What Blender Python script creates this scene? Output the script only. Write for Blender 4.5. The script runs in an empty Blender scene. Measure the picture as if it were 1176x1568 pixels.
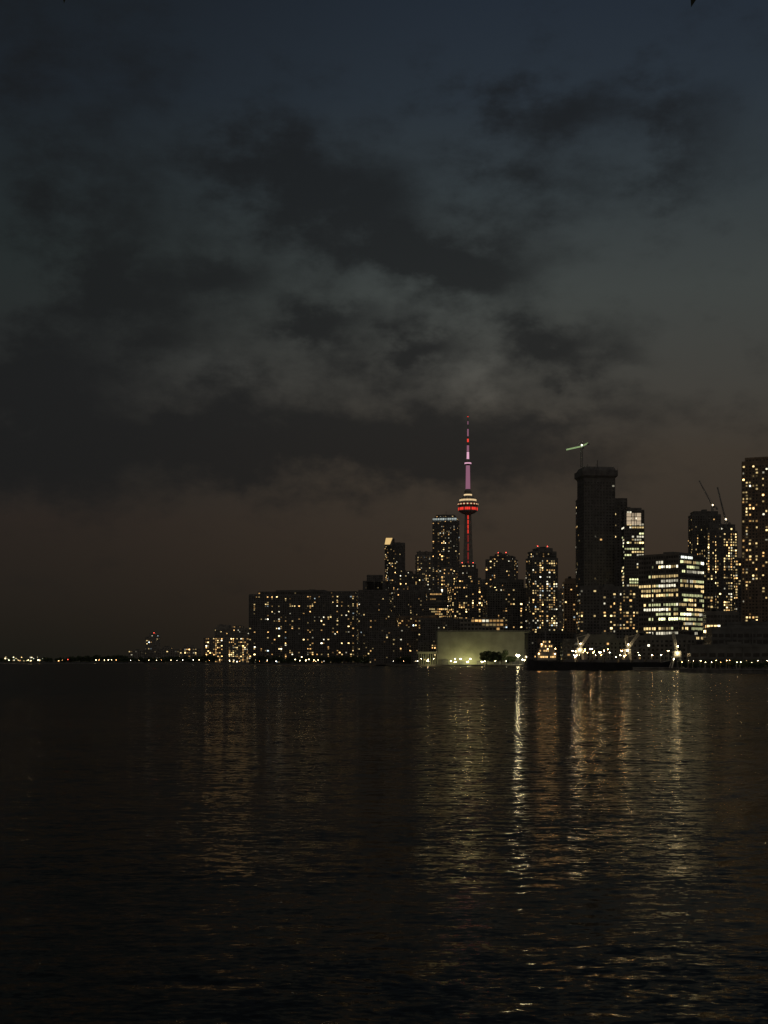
import bpy, math, random
from mathutils import Vector, Matrix
R = random.Random(7)
F = 2200.0      # focal length in image pixels; the tables below hold image coordinates
CX, HZ, EYE = 588.0, 1013.0, 6.0
def wx(u, d): return (u-CX)/F*d
def wz(v, d): return (HZ-v)/F*d+EYE
GZ = 1.6        # quay / land level
scene = bpy.context.scene
scene.view_settings.view_transform = 'Standard'
scene.view_settings.look = 'None'
scene.view_settings.exposure = 0

def lin(c):
    r = []
    for k in c:
        k = k/255.0
        r.append(k/12.92 if k <= 0.04045 else ((k+0.055)/1.055)**2.4)
    return tuple(r)

# ------------------------------------------------------------ materials
def mat_plain(name, col, rough=0.8, metal=0.0, var=0.35, scale=0.2):
    m = bpy.data.materials.new(name); m.use_nodes = True
    nt = m.node_tree; b = nt.nodes['Principled BSDF']
    b.inputs['Roughness'].default_value = rough
    b.inputs['Metallic'].default_value = metal
    g = nt.nodes.new('ShaderNodeNewGeometry')
    n = nt.nodes.new('ShaderNodeTexNoise'); n.inputs['Scale'].default_value = scale
    n.inputs['Detail'].default_value = 4
    r = nt.nodes.new('ShaderNodeValToRGB')
    r.color_ramp.elements[0].position = 0.3; r.color_ramp.elements[1].position = 0.7
    r.color_ramp.elements[0].color = tuple(c*(1-var) for c in col)+(1,)
    r.color_ramp.elements[1].color = tuple(min(1, c*(1+var)) for c in col)+(1,)
    nt.links.new(g.outputs['Position'], n.inputs['Vector'])
    nt.links.new(n.outputs['Fac'], r.inputs['Fac'])
    nt.links.new(r.outputs['Color'], b.inputs['Base Color'])
    return m
def mat_emit(name, col, s, sample=True):
    m = bpy.data.materials.new(name); m.use_nodes = True
    b = m.node_tree.nodes['Principled BSDF']
    b.inputs['Base Color'].default_value = (0.05, 0.05, 0.05, 1)
    b.inputs['Emission Color'].default_value = tuple(col)+(1,)
    b.inputs['Emission Strength'].default_value = s
    if not sample: m.cycles.emission_sampling = 'NONE'
    return m
def mat_windows():
    m = bpy.data.materials.new('lit_window'); m.use_nodes = True
    nt = m.node_tree; b = nt.nodes['Principled BSDF']
    b.inputs['Base Color'].default_value = (0.03, 0.03, 0.03, 1)
    b.inputs['Roughness'].default_value = 0.3
    a = nt.nodes.new('ShaderNodeAttribute'); a.attribute_name = 'glow'
    nt.links.new(a.outputs['Color'], b.inputs['Emission Color'])
    b.inputs['Emission Strength'].default_value = 1.0
    m.cycles.emission_sampling = 'NONE'
    return m
M_CONC = mat_plain('concrete_facade', (0.25, 0.235, 0.21))
M_BRICK = mat_plain('brown_facade', (0.24, 0.18, 0.13))
M_DARKF = mat_plain('dark_facade', (0.14, 0.135, 0.13))
M_GLASS = mat_plain('dark_glass', (0.03, 0.03, 0.03), rough=0.25)
M_ROOF = mat_plain('roof_gravel', (0.14, 0.14, 0.13))
M_WALL = mat_plain('pale_wall', (0.34, 0.34, 0.26), scale=0.08, var=0.2)
M_STEEL = mat_plain('painted_steel', (0.25, 0.25, 0.24), rough=0.5)
M_HULL = mat_plain('black_hull', (0.03, 0.03, 0.035), rough=0.5)
M_WHITE = mat_plain('white_paint', (0.6, 0.58, 0.52), rough=0.5)
M_LEAF = mat_plain('foliage', (0.05, 0.07, 0.03), var=0.6)
M_BARK = mat_plain('bark', (0.08, 0.06, 0.04))
M_LAND = mat_plain('land', (0.06, 0.06, 0.055), scale=0.05)
M_WIN = mat_windows()
M_RED = mat_emit('red_lamp', (1, 0.08, 0.05), 7, False)
M_LAMP = mat_emit('warm_lamp', (1, 0.80, 0.45), 70)
M_LAMPW = mat_emit('white_lamp', (1, 0.93, 0.75), 70)
M_LAMPO = mat_emit('amber_lamp', (1, 0.55, 0.18), 70)
M_FAR = mat_emit('far_lamp', (1, 0.80, 0.42), 14, False)
M_FARW = mat_emit('far_lamp_white', (1, 0.95, 0.8), 14, False)
M_FARO = mat_emit('far_lamp_amber', (1, 0.5, 0.16), 14, False)
M_FLOOD = mat_emit('flood_lamp', (1, 0.90, 0.55), 110)

# ------------------------------------------------------------ mesh helper
class MB:
    def __init__(s): s.v=[]; s.f=[]; s.m=[]; s.c=[]
    def face(s, pts, mi=0, col=(0,0,0)):
        b=len(s.v); s.v += [tuple(p) for p in pts]; s.f.append(tuple(range(b,b+len(pts)))); s.m.append(mi); s.c.append(col)
    def box(s, x0,x1,y0,y1,z0,z1, mi=0, T=None, col=(0,0,0), bottom=False):
        p=[Vector(q) for q in ((x0,y0,z0),(x1,y0,z0),(x1,y1,z0),(x0,y1,z0),(x0,y0,z1),(x1,y0,z1),(x1,y1,z1),(x0,y1,z1))]
        if T: p=[T@q for q in p]
        b=len(s.v); s.v += [tuple(q) for q in p]
        fs=[(0,1,5,4),(1,2,6,5),(2,3,7,6),(3,0,4,7),(4,5,6,7),(3,2,1,0)]
        for f in fs: s.f.append(tuple(b+i for i in f)); s.m.append(mi); s.c.append(col)
    def beam(s, a, b_, r, mi=0, r2=None, n=5):
        a=Vector(a); b_=Vector(b_); d=(b_-a)
        if d.length<1e-6: return
        r2 = r if r2 is None else r2
        q=d.to_track_quat('Z','Y'); base=len(s.v)
        for (c,rr) in ((a,r),(b_,r2)):
            for i in range(n):
                t=2*math.pi*i/n
                s.v.append(tuple(c+q@Vector((rr*math.cos(t),rr*math.sin(t),0))))
        for i in range(n):
            j=(i+1)%n
            s.f.append((base+i,base+j,base+n+j,base+n+i)); s.m.append(mi); s.c.append((0,0,0))
        s.f.append(tuple(base+n+i for i in range(n))); s.m.append(mi); s.c.append((0,0,0))
        s.f.append(tuple(base+n-1-i for i in range(n))); s.m.append(mi); s.c.append((0,0,0))
    def ball(s, c, r, mi=0, n=6, k=3, sz=1):
        prof=[(r*math.sin(math.pi*i/k), c[2]-sz*r*math.cos(math.pi*i/k)) for i in range(k+1)]
        s.rev(prof, (c[0],c[1]), mi, n)
    def rev(s, prof, c=(0,0), mi=0, n=24):
        base=len(s.v)
        for (r,z) in prof:
            for i in range(n):
                t=2*math.pi*i/n; s.v.append((c[0]+r*math.cos(t), c[1]+r*math.sin(t), z))
        for k in range(len(prof)-1):
            for i in range(n):
                j=(i+1)%n
                s.f.append((base+k*n+i,base+k*n+j,base+(k+1)*n+j,base+(k+1)*n+i)); s.m.append(mi); s.c.append((0,0,0))
    def obj(s, name, mats, loc=(0,0,0), parent=None, rot=0, color=False):
        me=bpy.data.meshes.new(name); me.from_pydata(s.v,[],s.f); 
        for m in mats: me.materials.append(m)
        me.polygons.foreach_set('material_index', s.m)
        if color:
            at=me.color_attributes.new('glow','FLOAT_COLOR','CORNER')
            buf=[]
            for f,c in zip(s.f,s.c):
                for _ in f: buf += [c[0],c[1],c[2],1.0]
            at.data.foreach_set('color',buf)
        me.update()
        o=bpy.data.objects.new(name,me); scene.collection.objects.link(o)
        o.location=loc; o.rotation_euler=(0,0,rot)
        if parent: o.parent=parent
        return o
def empty(name, loc=(0,0,0), rot=0):
    e=bpy.data.objects.new(name,None); scene.collection.objects.link(e)
    e.location=loc; e.rotation_euler=(0,0,rot); e.empty_display_size=5
    return e

AMBER=(1.0,0.56,0.19); YEL=(1.0,0.72,0.31); WHT=(1.0,0.92,0.68); COOL=(0.75,0.92,1.0); GRN=(0.88,0.9,0.45)
PAL={'apt':[(AMBER,6),(YEL,6),(WHT,2.5),(COOL,0.5)], 'off':[(YEL,4),(WHT,3),(GRN,4)], 'amb':[(AMBER,7),(YEL,4),(WHT,0.7)], 'yel':[(YEL,7),(AMBER,3),(WHT,1)]}
def pick(p):
    t=sum(w for _,w in PAL[p]); x=R.random()*t
    for c,w in PAL[p]:
        x-=w
        if x<=0: return c
    return c

def building(name, u0,u1, tiers, d, yaw=0.0, r=0.7, fh=3.2, bay=3.4, lit=0.2, gain=1.0, pal='apt',
             wall=None, style='apt', base=None, reds=0, slab=True, dark_top=0.0, extra=None):
    """tiers: list of (ua, ub, vtop) ; (u0,u1) overall extent in image pixels; one parent, children walls / windows / roof."""
    wall = wall or M_CONC
    s=d/F; yr=math.radians(yaw)
    uc=(u0+u1)/2
    P=(u1-u0)*s
    k=math.cos(abs(yr))+r*math.sin(abs(yr))
    W=P/k; Dp=r*W
    e=empty(name,(wx(uc,d), d, GZ), yr)
    B=MB(); Wn=MB()
    zb = 0.0
    stack=sorted(tiers,key=lambda t:-t[2])
    for (ua,ub,vt) in stack:
        f0=(ua-u0)/(u1-u0); f1=(ub-u0)/(u1-u0)
        full = (f1-f0)>0.97
        x0=-W/2+f0*W; x1=-W/2+f1*W
        ins = 0 if full else 0.06*Dp
        y0=-Dp/2+ins; y1=Dp/2-ins
        zt=wz(vt,d)-GZ
        B.box(x0,x1,y0,y1,0,zt,0)
        B.box(x0-0.25,x1+0.25,y0-0.25,y0+0.4,zt-0.6,zt+0.9,0); B.box(x0-0.25,x1+0.25,y1-0.4,y1+0.25,zt-0.6,zt+0.9,0)
        B.box(x0-0.25,x0+0.4,y0+0.4,y1-0.4,zt-0.6,zt+0.9,0); B.box(x1-0.4,x1+0.25,y0+0.4,y1-0.4,zt-0.6,zt+0.9,0)
        w_=x1-x0
        for q in range(R.randint(1,3)):
            a=x0+w_*(0.12+0.6*R.random()); b=a+w_*(0.1+0.15*R.random())
            B.box(a,min(b,x1-1),y0+Dp*0.25,y1-Dp*0.25,zt+0.02,zt+1.2+R.random()*2.6,1)
        nf=max(1,int((zt-2)/fh))
        zlo = 0 if full else max(0, zb-fh)
        if slab:
            for i in range(nf):
                z=2+i*fh
                if z<zlo or z>zt-1.2: continue
                B.box(x0-0.3,x1+0.3,y0-0.3,y1+0.3,z-0.22,z+0.12,0)
        npier=max(2,int(w_/(bay*R.choice([3,4,5]))))
        for i in range(npier+1):
            x=x0+w_*i/npier
            B.box(x-0.35,x+0.35,y0-0.45,y0-0.002,max(0,zlo),zt-0.7,0)
        sides=[((x0,y0),(1,0),x1-x0,(0,-1)), ((x1,y0),(0,1),y1-y0,(1,0)), ((x0,y1),(0,-1),y1-y0,(-1,0))]
        for (o,dr,L,nrm) in sides:
            nb=max(1,int(round(L/bay))); bw=L/nb
            colf=[max(0.0,R.gauss(0.9,0.9)) for _ in range(nb)]
            if style=='office': colf=[1]*nb
            for i in range(nf):
                z0=2+i*fh
                if z0<zlo or z0+fh>zt: continue
                hfrac=z0/zt
                ff=max(0,R.gauss(1,0.45))
                if style=='office': ff=R.choice([0.2,0.8,1.0,1.5,1.8])
                st=False; rg=1.0; rc=pick(pal)
                for j in range(nb):
                    p=lit*ff*colf[j]
                    if dark_top and hfrac>dark_top: p*=0.25
                    if style=='office':
                        if R.random()<0.25: st = R.random()<p; rg=math.exp(R.gauss(-0.2,0.7)); rc=pick(pal)
                        on=st and R.random()<0.9
                    else: on=R.random()<p
                    if style=='office': a0,a1,b0,b1=0.10,R.uniform(0.8,0.9),R.uniform(0.28,0.4),0.86
                    else:
                        a0=R.uniform(0.12,0.3); a1=R.uniform(0.58,0.86); b0,b1=R.uniform(0.22,0.4),0.80
                    off=0.12
                    pts=[]
                    for (aa,bb) in ((a0,b0),(a1,b0),(a1,b1),(a0,b1)):
                        t=(j+aa)*bw
                        pts.append((o[0]+dr[0]*t+nrm[0]*off, o[1]+dr[1]*t+nrm[1]*off, z0+bb*fh))
                    if on:
                        if style=='office': c=rc; g=gain*rg*R.uniform(0.6,1.3)
                        else: c=pick(pal); g=gain*math.exp(R.gauss(-0.8,1.1))
                        g=min(g,6)
                        Wn.face(pts,1,(c[0]*g,c[1]*g,c[2]*g))
                    else: Wn.face(pts,0)
        zb=zt
    if extra: extra(B,Wn,W,Dp,wz(min(t[2] for t in tiers),d)-GZ)
    B.obj('walls',[wall,M_ROOF],parent=e)
    Wn.obj('windows',[M_GLASS,M_WIN],parent=e,color=True)
    if reds:
        L=MB(); zt=wz(stack[-1][2],d)-GZ
        a,b,_=stack[-1]
        for i in range(reds):
            f=((a+(b-a)*(0.15+0.7*(i/max(1,reds-1) if reds>1 else 0.5)))-u0)/(u1-u0)
            x=-W/2+f*W
            L.beam((x,0,zt),(x,0,zt+3.6),0.15,0); L.ball((x,0,zt+4),0.33*s/0.9+0.25,1)
        L.obj('warning_lamps',[M_STEEL,M_RED],parent=e)
    return e

# ------------------------------------------------------------ buildings
building('apartment_tower',222,246,[(222,246,975),(228,244,971)],4500,12,lit=0.14,gain=1.0,fh=5,bay=6,reds=1)
building('low_apartment_block',198,222,[(198,222,996)],4400,0,lit=0.08,fh=5,bay=7)
building('low_apartment_block',246,276,[(246,276,994),(250,262,991)],4400,0,lit=0.10,fh=5,bay=7)
building('low_apartment_block',274,309,[(274,309,993),(280,298,989)],4200,8,lit=0.24,fh=5,bay=6,gain=1.0)
building('harbour_hotel',314,384,[(314,384,977)],3300,-6,lit=0.38,gain=1.4,fh=4,bay=4.5,pal='amb')
building('apartment_block',331,383,[(331,383,962),(334,352,958),(358,372,959)],3500,0,lit=0.07,fh=4)
building('slab_condominium',382,551,[(382,551,911),(396,549,907),(424,500,905)],2650,-7,r=0.22,fh=3.4,bay=4.2,lit=0.14,gain=1.4,wall=M_DARKF)
building('stepped_apartment_block',549,600,[(549,600,905),(556,590,891),(562,586,882)],2500,0,lit=0.05,gain=0.9,wall=M_DARKF)
building('slender_condo_tower',589,620,[(589,620,832),(590,600,826)],3000,20,lit=0.12,gain=1.1,reds=0,wall=M_DARKF)
building('condo_tower',612,641,[(612,641,880),(616,632,876)],2900,0,lit=0.10,wall=M_DARKF)
building('condo_tower',636,664,[(636,664,851),(638,662,846)],3050,0,lit=0.15,gain=0.8)
building('apartment_block',596,652,[(596,652,905),(606,640,897)],2350,10,lit=0.10,wall=M_DARKF)
building('apartment_block',556,612,[(556,612,940)],2250,-8,lit=0.10,gain=1.1,wall=M_DARKF)
building('apartment_block',566,640,[(566,640,968),(580,628,962)],2080,0,lit=0.09,wall=M_DARKF)
building('apartment_block',606,672,[(606,672,945)],2150,6,lit=0.11,wall=M_BRICK)
building('office_block',648,692,[(648,692,922),(655,688,908)],2200,0,lit=0.35,gain=0.8,wall=M_DARKF,style='office',pal='amb',bay=3,fh=3.8)
building('condo_tower',672,700,[(672,700,880),(676,694,870)],2500,-10,lit=0.24,gain=1.4,pal='amb')
building('condo_tower',701,731,[(701,731,872),(704,728,865)],2600,0,lit=0.12,reds=2,wall=M_DARKF)
building('office_block',686,742,[(686,742,898),(694,734,888)],2120,8,lit=0.30,gain=1.8,pal='amb',wall=M_DARKF)
building('apartment_block',724,747,[(724,747,888)],2450,0,lit=0.10)
building('condo_tower',743,794,[(743,794,858),(750,790,853),(759,779,850)],2300,-16,lit=0.13,gain=1.2,reds=2,wall=M_DARKF)
building('apartment_block',741,806,[(741,806,902),(752,800,889)],2000,5,lit=0.08,wall=M_DARKF,gain=1.1)
building('apartment_block',640,706,[(640,706,948)],2030,-4,lit=0.10,wall=M_DARKF)
building('condo_tower',806,853,[(806,853,856),(809,851,846),(818,844,841)],1950,14,lit=0.24,gain=1.1,reds=2,fh=3.1,bay=3.2,wall=M_DARKF)
building('apartment_block',849,866,[(849,866,904)],2300,0,lit=0.14)
building('condo_tower',863,889,[(863,889,892),(866,886,887)],1850,0,lit=0.14,wall=M_BRICK)
building('terrace_office',704,770,[(704,770,948)],1980,0,r=0.4,lit=0.85,gain=0.7,style='office',pal='amb',fh=5.5,bay=5)
building('low_warehouse',806,886,[(806,886,970)],1700,0,lit=0.05,wall=M_DARKF)
building('waterfront_shed',630,672,[(630,672,998),(640,668,985)],1960,0,r=0.4,lit=0.12,wall=M_DARKF)

def crown(B,Wn,W,Dp,zt):
    for i in range(14):
        x=-W/2+W*(i+0.15)/14; gg=R.uniform(0.5,1.1)
        Wn.face([(x,-Dp/2-0.2,zt-11),(x+W/22,-Dp/2-0.2,zt-11),(x+W/22,-Dp/2-0.2,zt-6),(x,-Dp/2-0.2,zt-6)],1,(0.50*gg,0.58*gg,0.56*gg))
    B.beam((0,0,zt),(0,0,zt+9),0.4,0)
building('crowned_condo_tower',662,704,[(662,704,798),(665,701,793),(668,698,790)],2800,-12,lit=0.18,gain=0.9,extra=crown,wall=M_DARKF)

# tall tower still under construction, with tower crane
e=building('unfinished_tower',886,939,[(886,939,735)],1600,8,r=0.8,lit=0.012,gain=0.7,wall=M_DARKF,fh=3.3)
B=MB()
s=1600/F; W=53*s/(math.cos(math.radians(8))+0.8*math.sin(math.radians(8)))
zt=wz(735,1600)-GZ; z1=wz(717,1600)-GZ
def flare(B,w0,d0,za,w1,d1,zb,mi=0):
    a=[(-w0,-d0,za),(w0,-d0,za),(w0,d0,za),(-w0,d0,za)]; b=[(-w1,-d1,zb),(w1,-d1,zb),(w1,d1,zb),(-w1,d1,zb)]
    for i in range(4):
        j=(i+1)%4; B.face([a[i],a[j],b[j],b[i]],mi)
    B.face(b,mi); B.face(a[::-1],mi)
flare(B,W/2,W*0.4,zt,W/2+2.6,W*0.4+2.6,zt+3)
flare(B,W/2+2.6,W*0.4+2.6,zt+3.01,W/2+2.6,W*0.4+2.6,zt+9)
flare(B,W/2+1.2,W*0.4+1.2,zt+9.01,W/2-1,W*0.4-1,z1)
for i in range(14):
    x=-W/2-2+ (W+4)*i/13
    B.beam((x,-W*0.4-2.7,zt+2),(x,-W*0.4-2.7,zt+11),0.2,0)
for x in (-W*0.28,0.3,W*0.06): B.beam((x,0,z1),(x,0,z1+4+3*R.random()),0.25,0)
B.beam((W*0.05,0,z1),(W*0.05,0,z1+9),0.4,0)
B.obj('formwork_crown',[M_DARKF],parent=e)
building('slab_tower',884,957,[(884,957,766)],1680,0,r=0.5,lit=0.06,gain=1.0,wall=M_DARKF,fh=3.3,bay=4)
def frame(B,Wn,W,Dp,zt):
    z0=zt-4-19*0.71; 
    for i in range(3):
        for j in range(3):
            xa=-W*0.38+i*W*0.25; za=z0+j*4.4; gg=R.uniform(0.5,1)
            Wn.face([(xa,-Dp/2-0.3,za),(xa+W*0.22,-Dp/2-0.3,za),(xa+W*0.22,-Dp/2-0.3,za+3.8),(xa,-Dp/2-0.3,za+3.8)],1,(0.62*gg,0.48*gg,0.32*gg))
building('residential_tower',954,984,[(954,984,783),(957,980,780)],1560,0,r=0.8,lit=0.50,gain=1.3,fh=3.3,bay=2.8,pal='off',style='office',dark_top=0.93,extra=frame,wall=M_DARKF)
building('podium_block',886,980,[(886,980,900)],1500,0,r=0.4,lit=0.2,gain=1.3,wall=M_DARKF)

def sign(B,Wn,W,Dp,zt):
    for i,wd in enumerate([1.6,1.2,1.4,1.0,1.5,1.3,1.1]):
        y=-Dp/2+3+i*2.6
        Wn.face([(W/2+0.5,y,zt-3.2),(W/2+0.5,y+wd*1.3,zt-3.2),(W/2+0.5,y+wd*1.3,zt-1.3),(W/2+0.5,y,zt-1.3)],1,(1.6,1.7,1.5))
building('signed_office_building',978,1078,[(978,1078,852)],1200,-44,r=1.0,lit=0.72,gain=1.2,fh=3.9,bay=2.4,pal='off',style='office',wall=M_DARKF,dark_top=0.93,extra=sign)
building('condo_tower',1057,1100,[(1057,1100,790),(1060,1096,785)],1850,0,lit=0.05,wall=M_DARKF)
building('yellow_lit_condo_tower',1070,1126,[(1070,1126,815),(1074,1123,805)],1700,14,lit=0.50,gain=1.3,pal='yel',fh=3.2,bay=3,wall=M_DARKF)
building('condo_tower',1124,1143,[(1124,1143,856)],1650,0,lit=0.4,gain=1.4,pal='yel',wall=M_DARKF)
building('corner_high_rise',1133,1230,[(1133,1230,710),(1138,1228,704)],1400,-24,r=0.8,lit=0.20,gain=1.2,wall=M_BRICK,fh=3.1,bay=3.2,pal='yel')
building('bright_podium',1079,1128,[(1079,1128,938)],1150,0,r=0.5,lit=0.85,gain=2.2,pal='yel',style='office',fh=4,bay=3,dark_top=0.75,wall=M_DARKF)
building('parking_garage',1086,1240,[(1086,1240,962),(1110,1200,955)],940,-3,r=0.3,lit=0.22,gain=0.18,pal='off',style='office',fh=4.2,bay=4,wall=M_ROOF)
building('quay_warehouse',1055,1215,[(1055,1215,990)],860,-2,r=0.2,lit=0.10,gain=0.2,pal='off',style='office',fh=4,bay=5,wall=M_ROOF)
building('low_warehouse',960,1062,[(960,1062,975)],1100,0,r=0.3,lit=0.06,gain=1.2,wall=M_ROOF)
building('low_warehouse',860,962,[(860,962,980),(880,940,973)],1250,0,r=0.3,lit=0.08,gain=1.2,wall=M_ROOF)
building('high_rise',1236,1290,[(1236,1290,800)],1500,0,lit=0.15)
building('high_rise',1296,1380,[(1296,1380,850)],1300,0,lit=0.15)
building('high_rise',1060,1090,[(1060,1090,880)],1500,0,lit=0.35,gain=1.5,pal='yel',wall=M_DARKF)

Pn=MB(); Pn.face([(wx(589,2970),2965,wz(834,2970)),(wx(597,2970),2965,wz(834,2970)),(wx(601,2970),2965,wz(824,2970)),(wx(591,2970),2965,wz(824,2970))],1,(0.75,0.5,0.2))
Pn.box(wx(591,2970),wx(601,2970),2966,2972,wz(836,2970),wz(824.4,2970),0)
Pn.obj('rooftop_sign',[M_DARKF,M_WIN],color=True)

# pale floodlit warehouse
d=1900; e=empty('sugar_warehouse',(0,0,0))
B=MB()
B.box(wx(670,d),wx(812,d),d,d+70,GZ,wz(966,d),0)
B.box(wx(669.5,d),wx(812.5,d),d-0.6,d+0.5,wz(967.5,d),wz(965,d),1)
for i in range(1,7):
    x=wx(670+i*20.3,d); B.box(x-0.35,x+0.35,d-0.35,d-0.004,GZ,wz(967.6,d),0)
for i in range(5):
    x=wx(676+i*27,d); B.box(x,x+9,d-3.5,d-0.36,GZ,GZ+R.uniform(4,7),1)
for i in range(9):
    B.box(wx(641+i*3.5,d),wx(642.2+i*3.5,d),d-2,d-1,GZ,wz(1001,d),0)
B.box(wx(639,d),wx(669.2,d),d-3,d+6,wz(1001,d)+0.01,wz(998,d),0)
B.obj('walls',[M_WALL,M_ROOF],parent=e)

# ------------------------------------------------------------ communications tower
d=3300; X0=wx(716.5,d); e=empty('observation_tower',(X0,d,0))
def z(v): return wz(v,d)
B=MB()
n=12
prof=[(GZ,34),(60,24),(140,17.5),(220,13.5),(300,10.5),(z(788),8.5)]
base=len(B.v)
for (zz,rr) in prof:
    for i in range(n):
        t=2*math.pi*i/n+math.pi/6+math.pi/3
        k=1.0 if i%4==0 else (0.42 if i%4==2 else 0.50)
        B.v.append((rr*k*math.cos(t),rr*k*math.sin(t),zz))
for k in range(len(prof)-1):
    for i in range(n):
        j=(i+1)%n; B.f.append((base+k*n+i,base+k*n+j,base+(k+1)*n+j,base+(k+1)*n+i)); B.m.append(0); B.c.append((0,0,0))
B.rev([(6,z(788)),(15,z(786)),(21,z(783)),(22,z(777)),(20,z(775.5)),(23.5,z(774)),(23.5,z(770)),(19,z(768)),(19,z(764)),(14,z(762)),(9,z(759)),(8,z(752)),(5,z(750)),(4.2,z(712)),(7,z(711)),(7.5,z(708)),(6,z(705.5)),(2.6,z(704)),(2.2,z(680)),(1.6,z(679)),(1.3,z(655)),(0.8,z(654)),(0.5,z(635)),(0,z(634.5))],mi=0,n=32)
B.obj('shaft_and_pod',[M_CONC],parent=e)
mr=mat_emit('red_led',(1,0.05,0.03),1.0,False); mw=mat_emit('pod_window_glow',(1,0.72,0.38),0.9,False)
mp=mat_emit('pink_led',(0.66,0.27,0.42),0.38,False); mpw=mat_emit('pale_pink_led',(0.95,0.50,0.68),0.8,False); mdr=mat_emit('dim_red_led',(0.9,0.06,0.05),0.28,False)
L=MB()
for i in range(36):
    t0=2*math.pi*(i+0.08)/36; t1=2*math.pi*(i+0.86)/36
    def q(r,za,zb,mi):
        L.face([(r*math.cos(t0),r*math.sin(t0),za),(r*math.cos(t1),r*math.sin(t1),za),(r*math.cos(t1),r*math.sin(t1),zb),(r*math.cos(t0),r*math.sin(t0),zb)],mi)
    q(22.4,z(781.5),z(777.6),0 if i%4 else 4); q(19.4,z(767.6),z(765),1 if R.random()<0.85 else 4)
    q(23.8,z(773.3),z(771.6),4 if i%2 else 1)
L.rev([(9.3,z(759.6)),(9.3,z(757))],mi=1,n=24)
for a in (-90,30,150):
    t=math.radians(a); c,s_=math.cos(t),math.sin(t)
    for k in range(len(prof)-1):
        for sub in range(4):
            fa=sub/4; fb=(sub+0.82)/4
            za=prof[k][0]+(prof[k+1][0]-prof[k][0])*fa; zb=prof[k][0]+(prof[k+1][0]-prof[k][0])*fb
            ra=(prof[k][1]+(prof[k+1][1]-prof[k][1])*fa)*0.5+0.5; rb=(prof[k][1]+(prof[k+1][1]-prof[k][1])*fb)*0.5+0.5
            w=1.0
            L.face([(ra*c-w*s_,ra*s_+w*c,za),(ra*c+w*s_,ra*s_-w*c,za),(rb*c+w*s_,rb*s_-w*c,zb),(rb*c-w*s_,rb*s_+w*c,zb)],4 if za<z(830) else 0)
L.rev([(5.3,z(749)),(4.5,z(713))],mi=2,n=16)
L.rev([(7.7,z(710.6)),(7.7,z(708.6))],mi=3,n=16)
L.rev([(2.8,z(703)),(2.5,z(692))],mi=3,n=12)
L.rev([(2.5,z(691)),(2.4,z(682))],mi=2,n=12)
L.rev([(1.9,z(677)),(1.8,z(672))],mi=0,n=12)
L.rev([(1.6,z(668)),(1.5,z(657))],mi=2,n=12)
L.rev([(1.0,z(650)),(0.9,z(645))],mi=2,n=8)
L.ball((0,0,z(638)),1.3,0)
L.obj('led_lighting',[mr,mw,mp,mpw,mdr],parent=e)

# ------------------------------------------------------------ cranes
def lattice(B,a,b,w,n,rb,mi=0):
    a=Vector(a); b=Vector(b); q=(b-a).to_track_quat('Z','Y')
    cs=[q@Vector((x*w/2,y*w/2,0)) for x,y in ((-1,-1),(1,-1),(1,1),(-1,1))]
    for c in cs: B.beam(a+c,b+c,rb,mi,n=4)
    for i in range(n):
        p=a.lerp(b,i/n); p2=a.lerp(b,(i+1)/n)
        for k in range(4):
            B.beam(p+cs[k],p2+cs[(k+1)%4],rb*0.6,mi,n=3)
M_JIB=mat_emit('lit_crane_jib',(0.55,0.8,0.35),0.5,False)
def tower_crane(name,u,vb,vt,d,jib,cj,lampm=None,jm=None,boomv=None):
    e=empty(name,(wx(u,d),d-3,0)); B=MB()
    zb,zt=wz(vb,d),wz(vt,d); s=d/F
    lattice(B,(0,0,zb),(0,0,zt),2.0,10,0.28,0)
    lattice(B,(0,0,zt),(jib[0]*s,jib[2]*s,zt+jib[1]*s),1.0,12,0.24,1)
    lattice(B,(0,0,zt),(cj[0]*s,-jib[2]*s*0.3,zt+cj[1]*s),1.0,4,0.24,1)
    B.box(cj[0]*s-1.4,cj[0]*s+1.4,-1,1,zt+cj[1]*s-2.2,zt+cj[1]*s-0.6,0)
    B.beam((0,0,zt),(0,0,zt+5),0.4,0)
    B.beam((0,0,zt+5),(jib[0]*s*0.8,jib[2]*s*0.8,zt+jib[1]*s*0.8+0.8),0.12,0); B.beam((0,0,zt+5),(cj[0]*s,0,zt+cj[1]*s+0.8),0.12,0)
    B.box(0.9,2.6,-0.9,0.9,zt-2.5,zt-0.3,0)
    if lampm: B.ball((0,-1.5,zt+1),0.9,2)
    B.obj('mast_and_jib',[M_STEEL,jm or M_STEEL,lampm or M_LAMPW],parent=e)
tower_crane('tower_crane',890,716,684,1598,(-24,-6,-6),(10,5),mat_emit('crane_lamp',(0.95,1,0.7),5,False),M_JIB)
tower_crane('tower_crane',1090,786,775,1800,(-18,40,10),(7,-3),mat_emit('crane_lamp_b',(1,0.8,0.5),6,False))
tower_crane('tower_crane',1110,808,797,1690,(-10,52,10),(6,-3),mat_emit('crane_lamp_c',(1,0.8,0.5),6,False))

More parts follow.
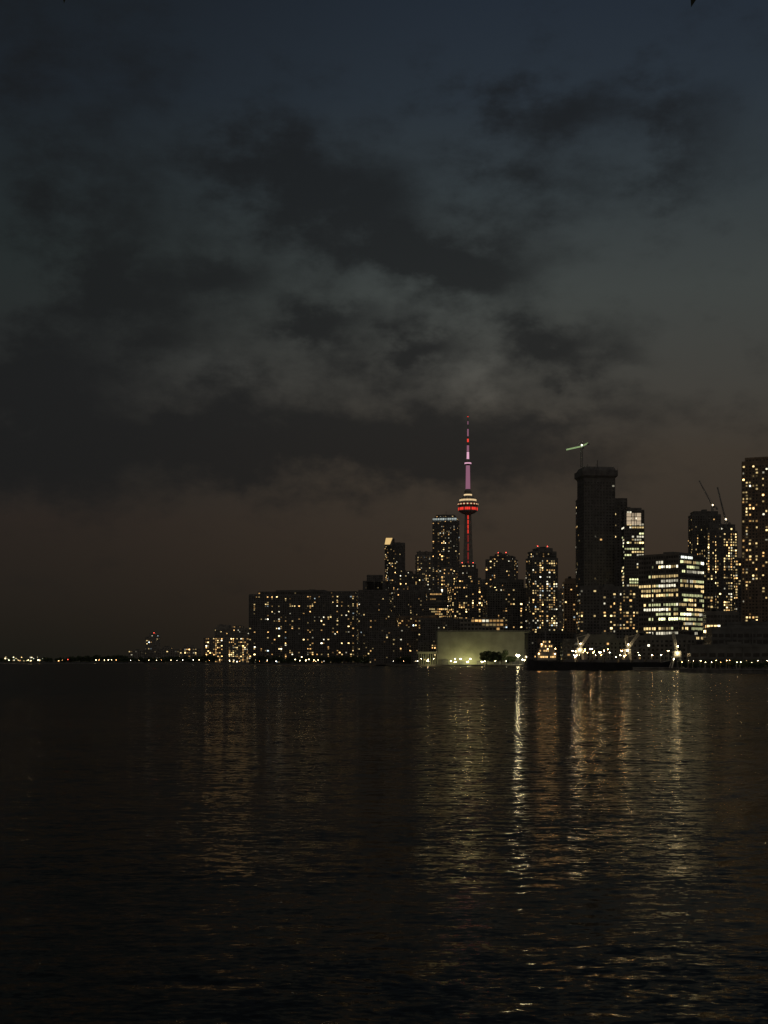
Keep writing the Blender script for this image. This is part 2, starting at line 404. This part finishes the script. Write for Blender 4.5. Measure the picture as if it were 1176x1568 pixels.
def dock_crane(u,d,v0,boom,cabz=14):
    e=empty('dock_crane',(wx(u,d),d,GZ)); B=MB(); s=d/F
    for x in (-4,4):
        for y in (-4,4): B.beam((x,y,0),(x*0.5,y*0.5,cabz*0.7),0.5,0)
    B.box(-3,3,-3,3,cabz*0.7,cabz*0.7+0.8,0); B.box(-2.2,2.6,-2.2,2.2,cabz*0.7+0.81,cabz*0.7+4.4,0)
    zb=cabz*0.7+4
    lattice(B,(0,0,zb),(boom[0]*s,-6,zb+boom[1]*s),1.3,9,0.22,0)
    B.beam((0,0,zb),(-1.5,0,zb+8),0.3,0); B.beam((-1.5,0,zb+8),(boom[0]*s,-6,zb+boom[1]*s),0.1,0)
    B.ball((0,-3.2,zb-1),0.4,1); B.ball((0.4,-3.0,zb+3.5),0.3,1); B.ball((-2.4,-3,zb-5),0.3,1)
    B.obj('gantry_and_boom',[M_WHITE,M_LAMP],parent=e)
dock_crane(887,1040,0,(13,22)); dock_crane(960,1030,0,(16,24),13); dock_crane(806,1700,0,(17,16),10)
dock_crane(1036,960,0,(-8,30),10)

# ------------------------------------------------------------ cargo ship moored at the quay
d=985; e=empty('cargo_ship',(wx(808,d),d,0)); B=MB(); s=d/F
Lm=(1036-808)*s; hw=8
secs=[(0,0.9),(0.02,0.95),(0.08,1),(0.5,1),(0.9,1),(0.96,0.75),(1.0,0.06)]
deck=[8.0,7.2,6.2,5.4,5.6,6.8,7.6]
for i in range(len(secs)-1):
    xa,wa=secs[i][0]*Lm,secs[i][1]*hw; xb,wb=secs[i+1][0]*Lm,secs[i+1][1]*hw
    for sg in (-1,1):
        p=[(xa,sg*wa*0.8,-1),(xb,sg*wb*0.8,-1),(xb,sg*wb,deck[i+1]),(xa,sg*wa,deck[i])]
        B.face(p if sg<0 else p[::-1],0)
    B.face([(xa,-wa,deck[i]),(xb,-wb,deck[i+1]),(xb,wb,deck[i+1]),(xa,wa,deck[i])],2)
B.face([(0,-7,-1),(0,-7,8),(0,7,8),(0,7,-1)],0)
sx=6
B.box(sx,sx+13,-6,6,7,12,1); B.box(sx+1,sx+12,-5.5,5.5,12.01,15,1); B.box(sx+2,sx+11,-5,5,15.01,18,1); B.box(sx+3.5,sx+9,-6.5,6.5,18.01,20.5,1)
B.box(sx+0.5,sx+3,-1.5,1.5,15.01,22,0); B.beam((sx+6,0,20.5),(sx+6,0,27),0.25,1); B.beam((sx+4.5,0,24),(sx+7.5,0,24),0.12,1)
for i in range(7):
    B.box(24+i*9.5,31.5+i*9.5,-5,5,5.2,7.4,2)
for x in (40,68):
    B.beam((x,0,5),(x,0,13),0.7,1); B.beam((x,0,12.5),(x+13,0,17),0.3,1); B.beam((x,0,13),(x+13,0,17.2),0.1,1)
for i in range(30): B.beam((20+i*2.6,-8,5.4),(20+i*2.6,-8,6.6),0.06,1,n=3)
B.obj('hull_and_superstructure',[M_HULL,M_STEEL,M_DARKF],parent=e)
Wn=MB()
for (z0,xa,xb,yy) in ((8.6,sx+0.8,sx+12.5,-6.05),(12.8,sx+1.6,sx+11.6,-5.55),(15.9,sx+2.6,sx+10.6,-5.05),(18.9,sx+3.8,sx+8.8,-6.55)):
    x=xa
    while x<xb:
        g=R.uniform(0.3,2.2)
        if R.random()<0.8: Wn.face([(x,yy,z0),(x+0.8,yy,z0),(x+0.8,yy,z0+1.1),(x,yy,z0+1.1)],0,(g,g*0.6,g*0.22))
        x+=1.35
Wn.obj('portholes',[M_WIN],parent=e,color=True)
L=MB()
for (x,y,zz) in ((sx+1,-6.6,11.4),(sx+12,-6.6,11.2),(sx+12.4,-5,14.8),(sx+3,-5.5,17.8),(sx+7,-5.6,14.6),(sx+26,-3,9),(sx+54,-3,9)):
    L.ball((x,y,zz),0.24,0)
L.obj('deck_lamps',[mat_emit('ship_lamp',(1,0.55,0.20),65)],parent=e)

# ------------------------------------------------------------ land, quay
shore=[(-2600,4350),(-900,4400),(-200,4600),(40,4500),(200,3900),(315,3000),(384,2560),(552,2200),(640,1900),(803,1830),(803,1180),(806,1010),(1040,965),(1042,800),(1176,700),(1500,640),(3200,600)]
L=MB()
pts=[(wx(u,dd),dd) for u,dd in shore]
back=[(9000,600),(9000,9000),(-9000,9000),(-9000,4350)]
poly=[(x,y,GZ) for x,y in pts]+[(x,y,GZ) for x,y in back]
L.face(poly,0)
for i in range(len(pts)-1):
    (xa,ya),(xb,yb)=pts[i],pts[i+1]
    L.face([(xa,ya,-2),(xb,yb,-2),(xb,yb,GZ),(xa,ya,GZ)],1)
L.obj('ground',[M_LAND,M_CONC])
L=MB()
for i in range(7,len(pts)-1):
    (xa,ya),(xb,yb)=pts[i],pts[i+1]
    L.beam((xa,ya-0.2,GZ+0.2),(xb,yb-0.2,GZ+0.2),0.35,0,n=4)
    Ld=math.hypot(xb-xa,yb-ya); k=int(Ld/9)
    for j in range(min(k,60)):
        t=(j+.5)/max(1,k); L.beam((xa+(xb-xa)*t,ya+(yb-ya)*t-0.5,-1),(xa+(xb-xa)*t,ya+(yb-ya)*t-0.5,GZ+0.8),0.3,0,n=5)
L.obj('quay_wall',[M_CONC])

# ------------------------------------------------------------ street lamps
def lamp_mesh(h,r,mat,nm):
    B=MB(); B.beam((0,0,0),(0,0,h),0.14,0,0.08); B.beam((0,0,h),(0,-1.4,h+0.3),0.07,0)
    B.box(-0.25,0.25,-1.9,-1.2,h+0.22,h+0.42,0); B.ball((0,-1.6,h),r,1,n=5,k=3,sz=0.7)
    me=B.obj(nm,[M_STEEL,mat]); return me
protos={}
def lamp(u,d,h=8,r=0.4,mat=M_LAMP):
    k=(h,r,mat.name)
    if k not in protos:
        o=lamp_mesh(h,r,mat,'street_lamp'); protos[k]=o.data
    else:
        o=bpy.data.objects.new('street_lamp',protos[k]); scene.collection.objects.link(o)
    o.location=(wx(u,d),d,GZ)
FL=[M_FAR,M_FARW,M_FARO,M_FAR]
for i in range(34):
    u=R.choice([R.uniform(-20,108),R.uniform(-5,75)]); lamp(u,4600+R.uniform(0,30),R.choice([9,14,7,18]),R.choice([0.45,0.6,0.8,1.3]),R.choice(FL))
lamp(104,4560,11,1.3,M_RED)
for u in (147,152,160,166,171,178): lamp(u,4250-(u-147)*4,9,R.choice([0.6,0.9,1.3]),R.choice(FL))
for u in (200,213,228,240,247,262,271,280,296,305): lamp(u,3950-(u-200)*7,8,R.choice([0.5,0.8]),R.choice(FL))
def shore_d(u):
    for (a,da),(b,db) in zip(shore[:-1],shore[1:]):
        if a<=u<=b and b>a: return da+(db-da)*(u-a)/(b-a)
for i in range(30):
    u=R.uniform(316,640); lamp(u,shore_d(u)+8,R.choice([5,7]),R.choice([0.3,0.45,0.7]),R.choice(FL))
for u in (452,459,462,468,473): lamp(u,shore_d(u)+10,R.choice([6,8,12]),0.9,M_FAR)
for u in (560,576,590,612,628,645,655,664,690,697,705,720,742,758,765,775,783,800): lamp(u,1882 if u>640 else 2220,R.choice([5,7,8]),R.choice([0.35,0.6]),R.choice([M_LAMP,M_LAMPW]))
for i in range(34): lamp(R.uniform(845,1035),R.uniform(1010,1075),R.choice([9,11,12]),R.choice([0.18,0.26,0.40]),R.choice([M_LAMP,M_LAMPO,M_LAMPO,M_LAMPW]))
for i in range(22): lamp(1046+i*8+R.uniform(-3,3),R.uniform(812,830),R.choice([4,5]),R.choice([0.09,0.15]),R.choice([M_LAMP,M_LAMPO]))
for i in range(10): lamp(R.uniform(880,1150),1130,14,0.3,M_LAMPO)

def flood(u,d,h,power,r=0.55,col=(1,0.86,0.42),vis=M_FLOOD):
    e=empty('floodlight_mast',(wx(u,d),d,GZ)); B=MB()
    B.beam((0,0,0),(0,0,h),0.22,0,0.14); B.box(-1.2,1.2,-0.3,0.3,h+0.02,h+0.5,0)
    B.ball((-0.7,-0.7,h),r,1,sz=0.8); B.ball((0.7,-0.7,h),r,1,sz=0.8)
    B.obj('mast_and_heads',[M_STEEL,vis],parent=e)
    if power:
        l=bpy.data.lights.new('lamp','POINT'); l.energy=power; l.color=col; l.shadow_soft_size=0.6
        o=bpy.data.objects.new('lamp',l); scene.collection.objects.link(o); o.parent=e; o.location=(0,1.5,h)
flood(793,1836,12,3000,1.5)
YG=(0.98,0.92,0.36)
flood(716,1886,4,6000,0.5,YG,vis=M_LAMP); flood(738,1884,4,2600,0.5,YG,vis=M_LAMP); flood(697,1886,4,2600,0.4,YG,vis=M_LAMP)
flood(766,1870,6,900,0.5,YG,vis=M_LAMP); flood(655,1888,5,1500,0.35,YG,vis=M_LAMP)
flood(840,1040,16,1500,0.3,(1,0.6,0.3),M_LAMPO)
flood(905,1100,14,7000,0.4,(1,0.7,0.35),M_LAMP)

# ------------------------------------------------------------ trees
def leaf_cloud(B,c,rx,ry,rz,n,size,mi=0):
    for _ in range(n):
        while True:
            p=Vector((R.uniform(-1,1),R.uniform(-1,1),R.uniform(-1,1)))
            if 0.25<p.length<1: break
        p=Vector((c[0]+p.x*rx,c[1]+p.y*ry,c[2]+p.z*rz))
        a=Vector((R.gauss(0,1),R.gauss(0,1),R.gauss(0,1))).normalized(); b=a.orthogonal().normalized()
        k=size*R.uniform(0.5,1.4)
        B.face([p-a*k,p+b*k*0.6,p+a*k,p-b*k*0.6],mi)
def treeline(name,ua,ub,da,db,hmin,hmax,step,size):
    B=MB(); n=int(abs(ub-ua)/step)
    for i in range(n):
        t=(i+R.random())/n; u=ua+(ub-ua)*t; dd=da+(db-da)*t+R.uniform(0,30); h=R.uniform(hmin,hmax)
        x=wx(u,dd); B.beam((x,dd,GZ),(x,dd,GZ+h*0.6),h*0.03,1,h*0.015)
        for k in range(4):
            leaf_cloud(B,(x+R.uniform(-.3,.3)*h,dd+R.uniform(-2,2),GZ+h*R.uniform(0.4,0.8)),h*0.3,h*0.3,h*0.24,26,size)
    B.obj(name,[M_LEAF,M_BARK])
treeline('distant_trees',-400,110,4800,4700,12,20,4,3)
treeline('distant_trees',105,235,4560,4480,16,26,3,3)
treeline('distant_trees',180,330,4300,3100,12,20,3,2.4)
treeline('shoreline_trees',384,640,2620,1980,8,16,3.2,1.4)
treeline('shoreline_trees',1040,1230,850,780,3,6,2.4,0.5)
def tree(u,d,h):
    e=empty('tree',(wx(u,d),d,GZ)); T=MB(); L=MB()
    T.beam((0,0,0),(0.3,0,h*0.4),h*0.03,0,h*0.02,n=8)
    for k in range(13):
        a=k*2.4; rr=h*R.uniform(0.12,0.4); tip=(rr*math.cos(a),rr*0.8*math.sin(a),h*R.uniform(0.34,0.9))
        T.beam((0.2,0,h*R.uniform(0.2,0.4)),tip,h*0.012,0,h*0.004)
        leaf_cloud(L,tip,h*0.2,h*0.2,h*0.15,260,0.65)
    T.obj('trunk',[M_BARK],parent=e); L.obj('crown',[M_LEAF],parent=e)
tree(745,1850,19); tree(768,1852,20); tree(757,1858,17); tree(782,1862,12)

# overhanging branch above the viewer, only its leaf tips dip into view
B=MB(); P0=Vector((-1.5,3.2,7.85)); P1=Vector((1.6,3.0,7.68))
B.beam(P0,P1,0.012,1,0.02,n=8)
def leaf(base,tip,w):
    base=Vector(base); tip=Vector(tip); a=(tip-base); sd=a.cross(Vector((0,1,0.2))).normalized()*w
    B.face([base,base+a*0.35+sd,base+a*0.7+sd*0.7,tip,base+a*0.7-sd*0.7,base+a*0.35-sd],0)
for i in range(34):
    t=i/33; p=P0.lerp(P1,t); leaf(p,p+Vector((R.uniform(-.06,.06),R.uniform(-.05,.05),-R.uniform(0.06,0.14))),0.022)
leaf((0.668,3.0,7.46),(0.641,3.0,7.366),0.014); B.beam((0.668,3.0,7.46),(0.70,3.0,7.73),0.003,1)
leaf((-0.665,3.0,7.45),(-0.668,3.0,7.374),0.01); B.beam((-0.665,3.0,7.45),(-0.70,3.05,7.80),0.003,1)
B.obj('tree_branch',[M_LEAF,M_BARK])

# ------------------------------------------------------------ node helper
class G:
    def __init__(s,nt): s.nt=nt
    def n(s,t,**k):
        x=s.nt.nodes.new(t)
        for a,b in k.items(): setattr(x,a,b)
        return x
    def put(s,v,inp):
        if isinstance(v,(int,float)): inp.default_value=v
        elif isinstance(v,tuple): inp.default_value=v
        else: s.nt.links.new(v,inp)
    def m(s,op,a,b=None,c=None):
        x=s.n('ShaderNodeMath',operation=op); s.put(a,x.inputs[0])
        if b is not None: s.put(b,x.inputs[1])
        if c is not None: s.put(c,x.inputs[2])
        return x.outputs[0]
    def comb(s,a,b,c=0.0):
        x=s.n('ShaderNodeCombineXYZ'); s.put(a,x.inputs[0]); s.put(b,x.inputs[1]); s.put(c,x.inputs[2]); return x.outputs[0]
    def noise(s,vec,scale,detail=4,rough=0.5,out='Fac',dist=0.0):
        x=s.n('ShaderNodeTexNoise'); s.put(vec,x.inputs['Vector']); x.inputs['Scale'].default_value=scale
        x.inputs['Detail'].default_value=detail; x.inputs['Roughness'].default_value=rough; x.inputs['Distortion'].default_value=dist
        return x.outputs[out]
    def smooth(s,v,a,b,lo=0.0,hi=1.0):
        x=s.n('ShaderNodeMapRange',interpolation_type='SMOOTHSTEP'); s.put(v,x.inputs[0])
        for i,q in enumerate((a,b,lo,hi)): x.inputs[1+i].default_value=q
        return x.outputs[0]
    def mix(s,f,a,b,bt='MIX'):
        x=s.n('ShaderNodeMix',data_type='RGBA',blend_type=bt); s.put(f,x.inputs[0]); s.put(a,x.inputs[6]); s.put(b,x.inputs[7]); return x.outputs[2]
    def ramp(s,v,els):
        x=s.n('ShaderNodeValToRGB'); s.put(v,x.inputs[0]); cr=x.color_ramp
        while len(cr.elements)<len(els): cr.elements.new(0.5)
        for e_,(p,c) in zip(cr.elements,els): e_.position=p; e_.color=tuple(c)+(1,)
        return x.outputs[0]

# ------------------------------------------------------------ water
m=bpy.data.materials.new('lake_water'); m.use_nodes=True; g=G(m.node_tree)
m.node_tree.nodes.remove(m.node_tree.nodes['Principled BSDF']); out=m.node_tree.nodes['Material Output']
geo=g.n('ShaderNodeNewGeometry'); sp=g.n('ShaderNodeSeparateXYZ'); g.put(geo.outputs['Position'],sp.inputs[0])
px,py=sp.outputs[0],sp.outputs[1]
def slope(scale,stretch,detail,off):
    v=g.comb(g.m('ADD',g.m('MULTIPLY',px,stretch),off),py,off)
    c=g.noise(v,scale,detail,0.6,'Color',0.4); s_=g.n('ShaderNodeSeparateColor'); g.put(c,s_.inputs[0])
    return g.m('SUBTRACT',s_.outputs[0],0.5),g.m('SUBTRACT',s_.outputs[1],0.5)
patch=g.noise(g.comb(g.m('MULTIPLY',px,0.2),py,3.0),0.06,3,0.6)
pm=g.smooth(patch,0.35,0.65,0.65,1.5)
ax,ay=slope(0.22,0.4,2,3.0); bx_,by=slope(1.5,0.45,2,11.0); cx_,cy=slope(6.0,0.6,2,23.0)
sx_=g.m('ADD',g.m('MULTIPLY',ax,0.05),g.m('ADD',g.m('MULTIPLY',bx_,0.20),g.m('MULTIPLY',cx_,0.30)))
sy_=g.m('ADD',g.m('MULTIPLY',ay,0.14),g.m('ADD',g.m('MULTIPLY',by,0.46),g.m('MULTIPLY',cy,0.50)))
# at a grazing distance only the wave faces turned to the harbour mouth are exposed (wave masking)
tilt=g.smooth(py,60,330,0.010,0.080)
nv=g.comb(g.m('MULTIPLY',sx_,pm),g.m('SUBTRACT',g.m('MULTIPLY',sy_,pm),tilt),1.0)
nn=g.n('ShaderNodeVectorMath',operation='NORMALIZE'); g.put(nv,nn.inputs[0]); NV=nn.outputs[0]
fr=g.n('ShaderNodeFresnel'); fr.inputs['IOR'].default_value=1.33; g.put(NV,fr.inputs['Normal'])
df=g.n('ShaderNodeBsdfDiffuse'); df.inputs['Color'].default_value=(0.015,0.017,0.016,1)
gs=g.n('ShaderNodeBsdfGlossy'); gs.inputs['Color'].default_value=(0.60,0.55,0.49,1); gs.inputs['Roughness'].default_value=0.09; g.put(NV,gs.inputs['Normal'])
mx=g.n('ShaderNodeMixShader'); g.put(fr.outputs[0],mx.inputs[0]); m.node_tree.links.new(df.outputs[0],mx.inputs[1]); m.node_tree.links.new(gs.outputs[0],mx.inputs[2])
m.node_tree.links.new(mx.outputs[0],out.inputs['Surface'])
W_=MB(); W_.face([(-14000,-600,0),(14000,-600,0),(14000,14000,0),(-14000,14000,0)],0)
W_.obj('water',[m])

# ------------------------------------------------------------ sky
w=bpy.data.worlds.new('World'); scene.world=w; w.use_nodes=True; g=G(w.node_tree); nt=w.node_tree
w.cycles.sampling_method='NONE'
bg=nt.nodes['Background']
tc=g.n('ShaderNodeTexCoord'); sp=g.n('ShaderNodeSeparateXYZ'); g.put(tc.outputs['Generated'],sp.inputs[0])
X,Y,Z=sp.outputs
az=g.m('ARCTAN2',X,Y); hyp=g.m('SQRT',g.m('ADD',g.m('MULTIPLY',X,X),g.m('MULTIPLY',Y,Y)))
el=g.m('DIVIDE',Z,g.m('MAXIMUM',hyp,0.05))
def ru(u): return math.atan((u-CX)/F)
def rv(v): return (HZ-v)/F
def rr(lst): return sorted([(max(0,rv(v))/0.5,lin(c)) for v,c in lst],key=lambda t:t[0])
elp=g.m('DIVIDE',el,0.5)
right=g.ramp(elp,rr([(0,(35,43,53)),(150,(41,49,57)),(300,(51,58,61)),(450,(62,66,64)),(600,(64,62,57)),(700,(61,54,46)),(850,(54,45,37)),(1013,(38,31,24))]))
left=g.ramp(elp,rr([(0,(26,31,36)),(150,(29,35,41)),(400,(37,43,43)),(600,(41,42,41)),(720,(38,37,35)),(800,(41,35,31)),(900,(35,31,27)),(1013,(26,25,20))]))
sky=g.mix(g.smooth(az,ru(-50),ru(820)),left,right)
base=g.comb(az,g.m('MULTIPLY',el,1.5),0.0)
wc=g.noise(base,11,5,0.62,'Color'); ws=g.n('ShaderNodeSeparateColor'); g.put(wc,ws.inputs[0])
U=g.m('ADD',az,g.m('MULTIPLY',g.m('SUBTRACT',ws.outputs[0],0.5),0.12))
V=g.m('ADD',el,g.m('MULTIPLY',g.m('SUBTRACT',ws.outputs[1],0.5),0.095))
blobs=[(90,130,210,130,.5),(200,440,120,80,.75),(130,330,120,80,.6),(440,240,130,70,.8),(530,320,120,70,.8),(640,390,80,40,.65),(740,400,100,55,.7),
(830,180,130,60,.85),(850,300,90,45,.55),(1060,210,80,110,.75),(500,510,70,30,.85),(640,555,50,24,.7),(420,660,430,80,1.0),(60,560,110,80,.8),(830,520,110,36,.9),(940,560,50,24,.5),
(640,700,260,55,.65),(60,720,190,100,.7),(900,625,110,22,.45),(560,430,330,140,.38),(330,420,60,40,.4),(250,510,90,40,.4)]
def gauss_sum(lst):
    dens=None
    for (bu,bv,ra,rb,amp) in lst:
        a=g.m('MULTIPLY',g.m('SUBTRACT',U,ru(bu)),F/ra); b2=g.m('MULTIPLY',g.m('SUBTRACT',V,rv(bv)),F/rb)
        q=g.m('MULTIPLY',g.m('EXPONENT',g.m('MULTIPLY',g.m('ADD',g.m('MULTIPLY',a,a),g.m('MULTIPLY',b2,b2)),-1.0)),amp)
        dens=q if dens is None else g.m('ADD',dens,q)
    return dens
dens=gauss_sum(blobs)
fb=g.noise(base,22,6,0.60)
dn=g.m('ADD',dens,g.m('MULTIPLY',g.m('SUBTRACT',fb,0.5),1.8))
den=g.smooth(dn,0.02,1.05)
cloudcol=g.mix(1.0,sky,lin((163,162,163))+(1,),'MULTIPLY')
cloudcol=g.mix(0.45,cloudcol,lin((34,35,36))+(1,))
cl=g.mix(g.m('MULTIPLY',den,0.95),sky,cloudcol)
gl=gauss_sum([(690,575,70,35,.5),(600,490,110,50,.15),(340,560,70,22,.35),(790,630,60,18,.2)])
gl=g.m('MULTIPLY',gl,g.m('SUBTRACT',1.0,den))
# warm glow added to the unseen sky behind the viewer, lifting the facades
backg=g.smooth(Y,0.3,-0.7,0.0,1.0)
gain=g.m('ADD',1.0,gl)
vm=g.n('ShaderNodeVectorMath',operation='SCALE'); g.put(cl,vm.inputs[0]); g.put(gain,vm.inputs[3])
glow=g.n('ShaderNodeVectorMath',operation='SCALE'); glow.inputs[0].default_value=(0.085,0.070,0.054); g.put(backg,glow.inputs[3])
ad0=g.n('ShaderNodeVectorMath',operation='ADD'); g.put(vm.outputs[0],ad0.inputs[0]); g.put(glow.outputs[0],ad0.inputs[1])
ns=g.n('ShaderNodeTexSky'); ns.sky_type='NISHITA'; ns.sun_disc=False; ns.sun_elevation=math.radians(-4); ns.sun_rotation=math.radians(30)
v2=g.n('ShaderNodeVectorMath',operation='SCALE'); g.put(ns.outputs[0],v2.inputs[0]); v2.inputs[3].default_value=0.01
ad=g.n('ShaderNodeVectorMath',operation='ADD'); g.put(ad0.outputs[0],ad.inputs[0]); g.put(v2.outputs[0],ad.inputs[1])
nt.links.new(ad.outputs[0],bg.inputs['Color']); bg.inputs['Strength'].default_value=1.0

# ------------------------------------------------------------ camera
cam=bpy.data.cameras.new('camera'); co=bpy.data.objects.new('camera',cam); scene.collection.objects.link(co)
co.location=(0,0,EYE); co.rotation_euler=(math.radians(90),0,0)
cam.sensor_fit='VERTICAL'; cam.sensor_height=36; cam.lens=36*F/1568.0; cam.shift_y=(HZ-784)/1568.0
cam.clip_start=0.1; cam.clip_end=30000
scene.camera=co
print('verts',sum(len(o.data.vertices) for o in bpy.data.objects if o.type=='MESH'))
